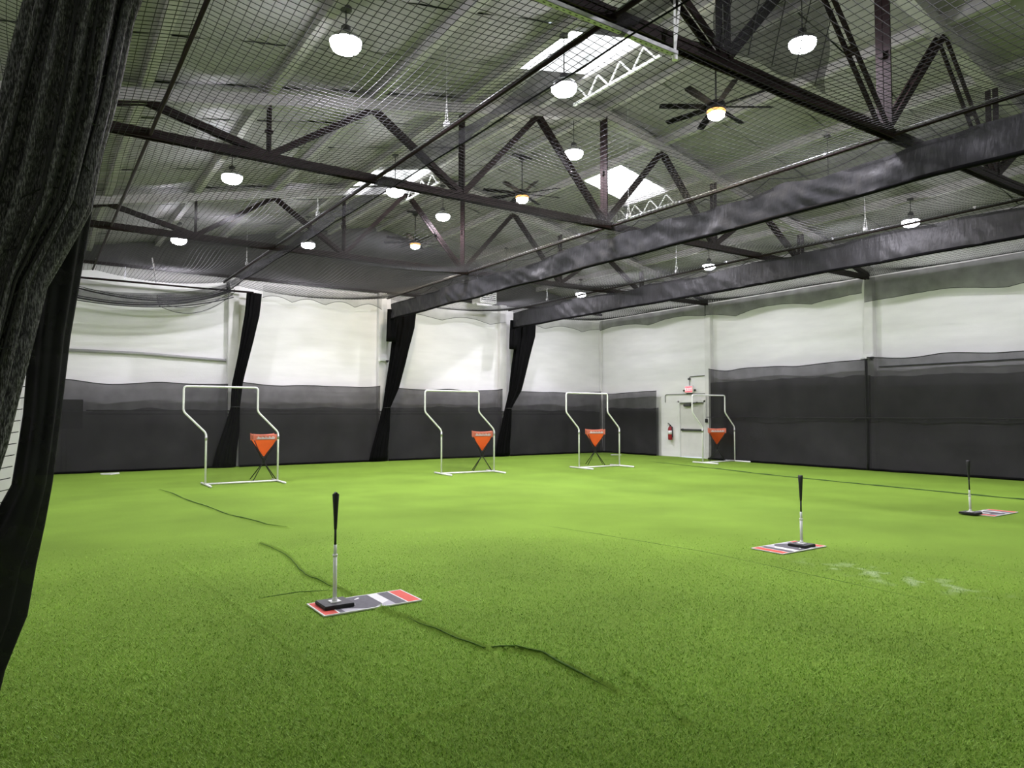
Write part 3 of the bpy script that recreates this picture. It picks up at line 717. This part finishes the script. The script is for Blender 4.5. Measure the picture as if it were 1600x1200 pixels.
# hangers of the rails
def hanger(x, y, label):
    t = thing('rail_hanger', (x, y, RAILZ + .05), label, 'hanger', 'white cord hangers of the rails')
    MB().box(-.03, .03, -.04, .04, .035, .11).build('clip', M['white'], t)
    MB().tube([(0, -.035, .09), (0, 0, .42)], .007, 5).tube([(0, .035, .09), (0, 0, .42)], .007, 5).build('bridle', M['wrope'], t)
    MB().tube([(0, 0, .42), (0, 0, roof_z(x) - RAILZ - .1)], .005, 5).build('drop_wire', M['galv'], t)
for x, ys, l in ((15.0, (8.32, 13.8, 19.86), 'right rail'), (4.7, (8.54, 13.9, 19.6), 'left diagonal rail'), (10.0, (10.48,), 'middle rail')):
    for y, w in zip(ys, ('nearest', 'middle', 'farthest')): hanger(x, y, 'white cord hanger, %s on the %s' % (w, l) if len(ys) > 1 else 'single white cord hanger on the middle rail')
M['strut'] = mat('zinc_strut', (.5, .5, .51), .45, metal=.1, vary=.2, vscale=12)
# perforated strut with white straps, upper middle
t = thing('strut_channel', (4.15, 4.97, 5.30), 'perforated galvanised strut channel hung by white straps near the top', 'strut')
c = MB()
c.box(-2.2, 1.28, -.03, .03, .0, .004)
c.box(-2.2, 1.28, -.03, -.026, .0, .045).box(-2.2, 1.28, .026, .03, .0, .045)
c.build('channel', M['strut'], t)
for k in range(46):
    child('slot', bpy.data.meshes.get('slot') or MB().box(-.014, .014, -.007, .007, -.0015, 0).mesh('slot', M['dark']), t, (-2.15 + k * .075, 0, 0))
for q, a in enumerate((-.02, .14)):
    MB().bar((1.26, 0, .03), (1.26 + a, -.02, 1.15), .03, .006, up=(0, 1, 0)).build('strap', M['white'], t)
MB().lathe([(.03, -.05), (.03, .02)], c=(1.26, 0, 0), n=12).build('bolt', M['white'], t)

# ------------------------------------------------------------------ pitching screens
def bend(pts, r=.08, n=5):
    out = [Vector(pts[0])]
    for a, b, c in zip(pts[:-2], pts[1:-1], pts[2:]):
        a, b, c = Vector(a), Vector(b), Vector(c); d1 = (a - b).normalized(); d2 = (c - b).normalized()
        for i in range(n + 1):
            q = i / n; p1 = b + d1 * r * (1 - q); p2 = b + d2 * r * q; out.append(p1 * (1 - q) + p2 * q)
    out.append(Vector(pts[-1])); return out
def pitch_screen():
    t = thing('pitching_screen', (0, 0, 0), 'x', 'sports screen', 'white pipe pitching screens')
    w = 1.6; zb, zm, zt, sh = 1.17, 1.66, 2.22, .48
    MB().tube(bend([(0, 0, .03), (0, 0, zb), (-sh, 0, zm), (-sh, 0, zt), (w - sh, 0, zt), (w - sh, 0, zm), (w, 0, zb), (w, 0, .03)], .07), .022, 8).build('frame', M['white'], t, smooth=True)
    MB().tube([(0, 0, .03), (w, 0, .03)], .022, 8).build('bottom_bar', M['white'], t, smooth=True)
    for x in (0, w): MB().tube([(x, -.62, .025), (x, .42, .025)], .025, 8).build('foot', M['white'], t, smooth=True)
    for x in (0, w): MB().tube([(x, 0, zb - .16), (x, 0, zb - .06)], .027, 8).build('coupling', M['galv'], t, smooth=True)
    # panel of fine black net
    b = MB(); prof = [(.05, 0), (zb, 0), (zm, -sh), (zt - .03, -sh)]
    for (z0, x0), (z1, x1) in zip(prof[:-1], prof[1:]):
        b.grid(lambda u, v: (x0 + (x1 - x0) * v + .02 + u * (w - .04), .0 + .02 * math.sin(u * 3.1) , z0 + (z1 - z0) * v), 12, 4)
    b.build('net', M['netscreen'], t, smooth=True)
    return t
M['netscreen'] = mesh_cloth('screen_net', (.015, .015, .015), .78, vary=.05, vscale=3)
proto = None
for x, y, rz, l in ((3.27, 17.05, 0, 'leftmost, in front of the first drape'), (9.02, 16.6, -.06, 'second from the left, in front of the middle bay'),
                    (13.36, 16.15, 0, 'third from the left, near the room corner'), (18.08, 15.58, 0, 'rightmost, in front of the exit door')):
    if proto is None: s = proto = pitch_screen()
    else: s = copy_tree(proto)
    s.location = (x, y, 0); s.rotation_euler.z = rz; s['label'] = 'white pipe pitching screen, ' + l

# ------------------------------------------------------------------ orange ball caddies
def caddy():
    t = thing('ball_caddy', (0, 0, 0), 'x', 'ball caddy', 'orange ball caddies')
    h = .27; za, zt, zb = .58, 1.12, .98
    # tapered three/four sided bag with a slightly dished rim
    rim = [(-h, -h), (h, -h), (h, h), (-h, h)]
    rings = []
    for f, z in ((.05, za), (.28, za + .11), (.62, za + .25), (.98, zb)):
        ring = []
        for (ax, ay), (bx, by) in zip(rim, rim[1:] + rim[:1]):
            for q in range(4):
                k = q / 4; x = ax + (bx - ax) * k; y = ay + (by - ay) * k; pin = 1 - .06 * math.sin(math.pi * k)
                ring.append((x * f * pin, y * f * pin, z))
        rings.append(ring)
    MB().loft(rings, cap=False).build('bag', M['orange'], t)
    rings = []
    for z, f in ((zb, .985), (zb + .05, 1.0), (zt - .01, 1.02), (zt, .99), (zt - .02, .96), (zb + .02, .955)):
        ring = []
        for (ax, ay), (bx, by) in zip(rim, rim[1:] + rim[:1]):
            for q in range(4):
                k = q / 4; x = ax + (bx - ax) * k; y = ay + (by - ay) * k; pin = 1 - .05 * math.sin(math.pi * k)
                ring.append((x * f * pin, y * f * pin, z - (.018 * math.sin(math.pi * k) if z > zb + .06 else 0)))
        rings.append(ring)
    band_o = MB().loft(rings, cap=False).build('rim_band', M['orangeband'], t)
    b = MB(); xx = -.20; i = 0
    while xx < .2:      # illegible white print on the rim band
        w = .012 + .012 * ((i * 7) % 4) / 3; hh = .028 + .014 * ((i * 5) % 3)
        b.box(xx, xx + w, -h * 1.0 - .006, -h * .9, zb + .03, zb + .03 + hh); xx += w + .010; i += 1
    b.box(-.2, .2, -h * 1.0 - .005, -h * .9, zb + .022, zb + .03)
    b.build('white_print', M['white'], band_o)
    for ax, ay in rim: MB().tube([(ax * .99, ay * .99, zb - .02), (ax * 1.0, ay * 1.0, zt + .012)], .014, 6).build('corner_post', M['orangeband'], t)
    for k in range(4):
        ax, ay = rim[k]
        MB().tube([(ax * .95, ay * .95, zb), (ax * .05, ay * .05, .47), (-ax * 1.0, -ay * 1.0, .012)], .011, 6).build('leg', M['black'], t, smooth=True)
    MB().lathe([(.03, .42), (.04, .47), (.03, .55)], n=10).build('hub', M['black'], t)
    return t
proto = None
for x, y, rz, l in ((4.70, 17.65, -.12, 'behind the leftmost pitching screen'), (10.48, 16.91, -.5, 'behind the right post of the second screen'), (14.78, 17.07, -.58, 'behind the third screen, near the corner'), (19.31, 16.02, -.8, 'behind the rightmost screen by the exit door')):
    if proto is None: s = proto = caddy()
    else: s = copy_tree(proto)
    s.location = (x, y, 0); s.rotation_euler.z = rz; s['label'] = 'orange tapered ball caddy on crossed black legs, ' + l

# ------------------------------------------------------------------ batting mats and tees
def batting_mat(cx, cy, rz, label, flip=False, drape_on=True):
    bm = bmesh.new(); W, H = .86, .43
    bmesh.ops.create_grid(bm, x_segments=24, y_segments=12, size=.5)
    for v in bm.verts: v.co = Vector((v.co.x * W, v.co.y * H, 0))
    def cut(a, b):
        d = Vector((b[0] - a[0], b[1] - a[1], 0)); nn = Vector((-d.y, d.x, 0)).normalized()
        bmesh.ops.bisect_plane(bm, geom=bm.verts[:] + bm.edges[:] + bm.faces[:], dist=1e-6, plane_co=(a[0], a[1], 0), plane_no=nn)
    bd = .012
    E = [-.43 + bd, -.43 + .125, -.43 + .137, .43 - .137, .43 - .125, .43 - bd]
    for x in E: cut((x, -1), (x, 1))
    for y in (-H / 2 + bd, H / 2 - bd): cut((-1, y), (1, y))
    # home-plate graphic: a light wedge along the front edge and one white diagonal stripe
    lines_ = [((.10, -1), (.10, 1)), ((.19, -1), (.19, 1)), ((.10, -.13), (.19, -.06)), ((-.01, -.215), (.10, -.13)), ((-.23, -.10), (-.04, -.215)),
              ((-.09, .10), (-.01, .15)), ((-.08, .09), (.01, .13)), ((-.19, -1), (-.19, 1)), ((-.10, -1), (-.10, 1)), ((-.05, -1), (-.05, 1)), ((.0, -1), (.0, 1))]
    for a, b in lines_: cut(a, b)
    def side(a, b, p): return (b[0] - a[0]) * (p[1] - a[1]) - (b[1] - a[1]) * (p[0] - a[0])
    for f in bm.faces:
        c = f.calc_center_median(); p = (c.x, c.y)
        if abs(c.y) > H / 2 - bd or abs(c.x) > W / 2 - bd: k = 0
        elif abs(c.x) > .43 - .125: k = 1
        elif abs(c.x) > .43 - .137: k = 0
        else:
            k = 2
            if .10 < c.x < .19 and side(*lines_[2], p) > 0: k = 0
            elif .10 <= c.x < .19: k = 3
            elif c.x < .10 and c.x > -.01 and side(*lines_[3], p) < 0: k = 3
            elif -.24 < c.x < -.03 and side(*lines_[4], p) < 0: k = 3
            elif -.19 < c.x < -.10 and c.y > -.02: k = 0
            elif -.05 < c.x < .0 and side(*lines_[5], p) < 0 and side(*lines_[6], p) > 0: k = 0
        f.material_index = k
    ext = bmesh.ops.extrude_face_region(bm, geom=bm.faces[:])
    me = bpy.data.meshes.new('batting_mat')
    mtx = Matrix.Translation((cx, cy, 0)) @ Matrix.Rotation(rz, 4, 'Z')
    newv = [g for g in ext['geom'] if isinstance(g, bmesh.types.BMVert)]; ns = set(newv)
    for v in bm.verts:
        q = mtx @ v.co; hz = float(hfun(np.array([q.x]), np.array([q.y]))[0]) * .22
        v.co = Vector((v.co.x, v.co.y, hz + (.016 if v in ns else .006)))
    bmesh.ops.recalc_face_normals(bm, faces=bm.faces[:])
    bm.to_mesh(me); bm.free()
    for q in ('matwhite', 'matred', 'matgrey', 'matlight'): me.materials.append(M[q])
    o = bpy.data.objects.new('batting_mat', me); COL.objects.link(o); o.location = (cx, cy, 0); o.rotation_euler.z = rz
    tag(o, label, 'mat', 'printed batting mats'); return o
batting_mat(2.375, 5.705, 0, 'grey batting mat with red ends and white stripe under the nearest tee')
batting_mat(7.53, 5.19, math.pi, 'pale batting mat with pink red ends under the middle tee')
batting_mat(12.85, 5.15, 0, 'pale batting mat beside the farthest tee at right edge')
def tee(x, y, zb, rz, h, hs, label, bs=.125, tilt=(0, 0)):
    t = thing('batting_tee', (x, y, zb), label, 'batting tee', 'black and white batting tees', rz)
    b = MB().bevbox(-bs, bs, -bs, bs, 0, .03, .005).build('base', M['rubber'], t)
    MB().bevbox(-bs + .006, bs - .006, -bs + .006, bs - .006, .029, .032, .001).build('top_sheet', M['rubbertop'], b)
    MB().bevbox(-.045, .045, -.045, .045, .031, .040, .003).build('foot_plate', M['white'], t)
    def P(z): return (tilt[0] * z, tilt[1] * z, z)
    MB().tube([P(.038), P(hs - .09)], .0165, 14).tube([P(.038), P(.07)], [.024, .017], 14).build('lower_tube', M['galvlight'], t, smooth=True)
    MB().tube([P(hs - .10), P(hs)], .0135, 12).build('inner_tube', M['galvlight'], t, smooth=True)
    MB().tube([P(hs - .098), P(hs - .078)], .021, 12).build('collar', M['white'], t, smooth=True)
    MB().tube([P(hs - .005), P(h - .30)], .010, 12).build('upper_tube', M['rubber'], t, smooth=True)
    zz = [h - .31, h - .29, h - .2, h - .1, h - .02, h, h - .02]; rr = [.011, .0135, .0175, .023, .029, .030, .024]
    MB().tube([P(q) for q in zz], rr, 18).build('ball_cup', M['rubber'], t, smooth=True)
M['galvlight'] = mat('pale_aluminium', (.80, .81, .80), .4, metal=0.0, vary=.05)
tee(2.12, 5.735, .016, .0, .935, .50, 'black topped batting tee nearest the camera on a red ended mat')
tee(7.69, 5.13, .016, .05, .85, .41, 'black topped batting tee in the middle on a pale mat', .115)
tee(12.40, 5.27, .016, .02, .85, .38, 'black topped batting tee at far right before the dark screen', .125, (-.04, .0))

# ------------------------------------------------------------------ loose plates on the turf
def plate(x, y, label, w=.44):
    b = MB(); p = [(-w / 2, .1), (w / 2, .1), (w / 2, -.1), (0, -.3), (-w / 2, -.1)]
    b.add([(a, c, z) for z in (.004, .03) for a, c in p], [(4, 3, 2, 1, 0), (5, 6, 7, 8, 9)] + [(i, (i + 1) % 5, 5 + (i + 1) % 5, 5 + i) for i in range(5)])
    o = b.build('home_plate', M['white'], loc=(x, y, 0)); tag(o, label, 'home plate')
plate(1.78, 21.7, 'white plate lying on the turf below the far left wall screen')
b = MB().bevbox(-.2, .2, -.06, .06, .004, .03, .006); o = b.build('pitching_rubber', M['white'], loc=(18.9, 20.6, 0)); o.rotation_euler.z = R(-35)
tag(o, 'small white slab on the turf by the third screen near the corner', 'slab')

# ------------------------------------------------------------------ door, exit sign, extinguisher, conduits
d = struct('door_1', 'white steel exit door in the right wall', 'door', loc=(XR, 17.85, 0))
MB().box(-.04, .1, -.65, -.58, 0, 2.1).box(-.04, .1, .58, .65, 0, 2.1).box(-.04, .1, -.65, .65, 2.03, 2.12).build('door_frame', M['white'], d)
MB().box(.03, .08, -.575, .575, .01, 2.025).build('leaf', M['offwhite'], d)
p = MB().bevbox(-.035, .01, -.53, .53, .98, 1.05, .008).box(-.01, .032, -.5, -.44, .97, 1.06).box(-.01, .032, .44, .5, .97, 1.06).build('push_bar', M['dark'], d)
MB().bevbox(-.05, .03, .05, .38, 1.88, 1.97, .01).build('door_closer', M['dark'], d)
MB().bar((-.02, .05, 1.95), (-.10, -.35, 2.04), .03, .02).bar((-.02, -.55, 2.02), (-.02, .55, 2.02), .03, .035).build('closer_arm', M['dark'], d)
t = thing('exit_sign', (XR - .005, 17.93, 2.38), 'glowing red exit sign with emergency lamps above the door', 'exit sign')
MB().bevbox(-.07, 0, -.19, .19, .0, .27, .015).build('housing', M['white'], t)
MB().box(-.076, -.069, -.165, .165, .03, .24).build('face', M['exit'], t)
cu = bpy.data.curves.new('exit_text', 'FONT'); cu.body = 'EXIT'; cu.size = .17; cu.align_x = 'CENTER'; cu.extrude = .002
to = bpy.data.objects.new('exit_text', cu); COL.objects.link(to)
dg = bpy.context.evaluated_depsgraph_get(); me = bpy.data.meshes.new_from_object(to.evaluated_get(dg)); bpy.data.objects.remove(to)
me.materials.clear(); me.materials.append(M['exitletters'])
child('lettering', me, t, (-.079, 0, .075), (R(90), 0, R(-90)))
MB().lathe([(.03, -.02), (.045, .03), (.03, .05)], c=(-.04, -.27, .08), n=12).lathe([(.03, -.02), (.045, .03), (.03, .05)], c=(-.04, .25, .08), n=12).build('lamp_head', M['dark'], t)
MB().bevbox(-.05, 0, -.14, .14, -.05, .0, .01).build('battery_box', M['dark'], t)
t = thing('wall_conduit', (XR, 17.93, 2.66), 'dark bent conduit from the exit sign up to the column', 'conduit')
MB().tube(bend([(-.03, 0, 0), (-.03, 0, .32), (-.03, -.80, .34)], .06), .012, 6).build('pipe', M['conduit'], t, smooth=True)
MB().bevbox(-.06, 0, -.04, .06, .2, .27, .01).build('junction_box', M['dark'], t)
t = thing('wall_conduit', (XR, 19.15, 2.05), 'dark conduit bent along the wall over the door top', 'conduit')
MB().tube(bend([(-.03, 0, 0), (-.03, 0, .3), (-.03, -2.05, .29)], .1), .011, 6).build('pipe', M['conduit'], t, smooth=True)
t = thing('fire_extinguisher', (XR - .11, 18.83, .62), 'dark red fire extinguisher hung beside the exit door', 'extinguisher')
MB().lathe([(.02, 0), (.075, .01), (.082, .05), (.082, .42), (.06, .49), (.025, .52)], n=18).build('cylinder', M['red'], t, smooth=True)
MB().lathe([(.0835, .22), (.0835, .36)], n=18).build('label_band', M['white'], t, smooth=True)
MB().lathe([(.025, .515), (.028, .58)], n=10).bar((-.02, 0, .6), (-.12, .0, .64), .025, .02).bar((-.02, 0, .58), (-.12, 0, .57), .025, .015).build('valve', M['black'], t)
MB().tube([(0, -.02, .56), (-.02, -.11, .5), (-.02, -.12, .25), (-.01, -.11, .1)], .012, 6).build('hose', M['black'], t, smooth=True)
MB().box(.08, .112, -.03, .03, .1, .5).build('wall_bracket', M['dark'], t)
t = thing('door_button', (XR - .185, 17.0, 1.3), 'small black box with chain conduit on the column by the door', 'switch')
MB().bevbox(-.05, .0, -.05, .05, 0, .13, .01).build('box', M['black'], t)
MB().tube([(-.012, 0, .13), (-.012, .01, .6), (-.012, 0, 1.0)], .008, 6).build('pipe', M['galv'], t)
def elight(loc, rz, label):
    t = thing('emergency_light', loc, label, 'emergency light', None, rz)
    MB().bevbox(-.16, .16, -.09, 0, 0, .13, .015).build('body', M['white'], t)
    for s in (-1, 1): MB().lathe([(.03, -.02), (.06, .03), (.05, .06)], c=(s * .14, -.09, -.02), n=14).build('lamp_head', M['dark' if s > 0 else 'white'], t)
elight((XR - .185, 11.05, 3.2), R(-90), 'white twin emergency light on the right wall column')
elight((9.98, YB - .205, 3.42), 0, 'white twin emergency light on the back column left of the second drape')
# electrical panel and conduits behind the left back screen
t = thing('electrical_panel', (.9, YB - .005, 1.2), 'grey electrical panel box behind the far left screen', 'electrical panel')
MB().bevbox(-.28, .28, -.16, 0, 0, .8, .01).build('box', M['dark'], t)
MB().bevbox(-.25, .25, -.175, -.158, .03, .77, .006).build('panel_door', M['dark'], t)
MB().bevbox(-.05, .02, -.2, -.17, .42, .52, .006).build('handle', M['black'], t)
MB().tube([(-.2, -.05, 0), (-.2, -.05, -1.15)], .02, 8).tube([(-.08, -.05, 0), (-.08, -.05, -1.15)], .015, 8).build('pipe', M['galv'], t)
for z, l in ((1.70, 'upper'), (1.60, 'lower')):
    MBc = MB().tube([(1.25, YB - .235, z), (19.6, YB - .235, z)], .018, 6); o = MBc.build('wall_conduit', M['conduit'], smooth=True)
    tag(o, '%s dark conduit along the back wall behind the screens' % l, 'conduit')
o = MB().tube([(XR - .03, 0, 2.96), (XR - .03, 10.85, 2.96)], .014, 6).build('wall_conduit', M['conduit'], smooth=True)
tag(o, 'thin dark conduit on the right wall behind the far right screen top', 'conduit')
# unit heater high on the back wall
t = thing('unit_heater', (13.78, 22.1, 5.62), 'white louvred unit heater high on the back wall', 'heater')
MB().bevbox(-.36, .36, -.3, .3, .05, .6, .02).build('case', M['white'], t)
MB().box(-.31, .31, -.306, -.299, .1, .55).build('grille_recess', M['dark'], t)
for k in range(6): child('louvre', bpy.data.meshes.get('louvre') or MB().bar((-.32, 0, 0), (.32, 0, 0), .02, .045).mesh('louvre', M['white']), t, (0, -.315, .13 + k * .075))
MB().tube([(-.45, -.2, -.02), (.2, -.2, -.02)], .045, 12).build('vent_pipe', M['white'], t, smooth=True)
MB().tube([(-.3, 0, .6), (-.3, 0, 1.35)], .012, 6).tube([(.3, 0, .6), (.3, 0, 1.25)], .012, 6).build('hanger_rod', M['galv'], t)

t = thing('draped_net', (5.95, 4.93, 5.55), 'loose black net draped over the nearest truss by the strut end', 'net')
MB().grid(lambda u, v: (u * 2.1 + .12 * nz(v * 3, u * 2, 4), .02 * math.sin(u * 14) - .10 * v - .02, .02 + v * (1.3 - .35 * u) + .1 * nz(u * 3, v, 8)), 36, 14).build('netting', M['netmid'], t, smooth=True)
for k in range(5):
    MB().tube([(.1 + k * .42 + .25 * v, -.06 - .10 * v, .02 + v * (1.25 - .07 * k)) for v in np.linspace(0, 1, 8)], .007, 5).build('edge_cord', M['rope'], t, smooth=True)

o = MB().tube([(.2, YB - .06, 3.36), (2.6, YB - .06, 3.34), (4.9, YB - .06, 3.24)], .045, 10).build('wall_shadow_band', mat('grey_shadow_band', (.36, .355, .36), .6), smooth=True)  # grey tube stands in for a blurred shadow band on the wall
tag(o, 'grey horizontal tube standing for a shadow band on the white wall above the far left screen', 'pipe')
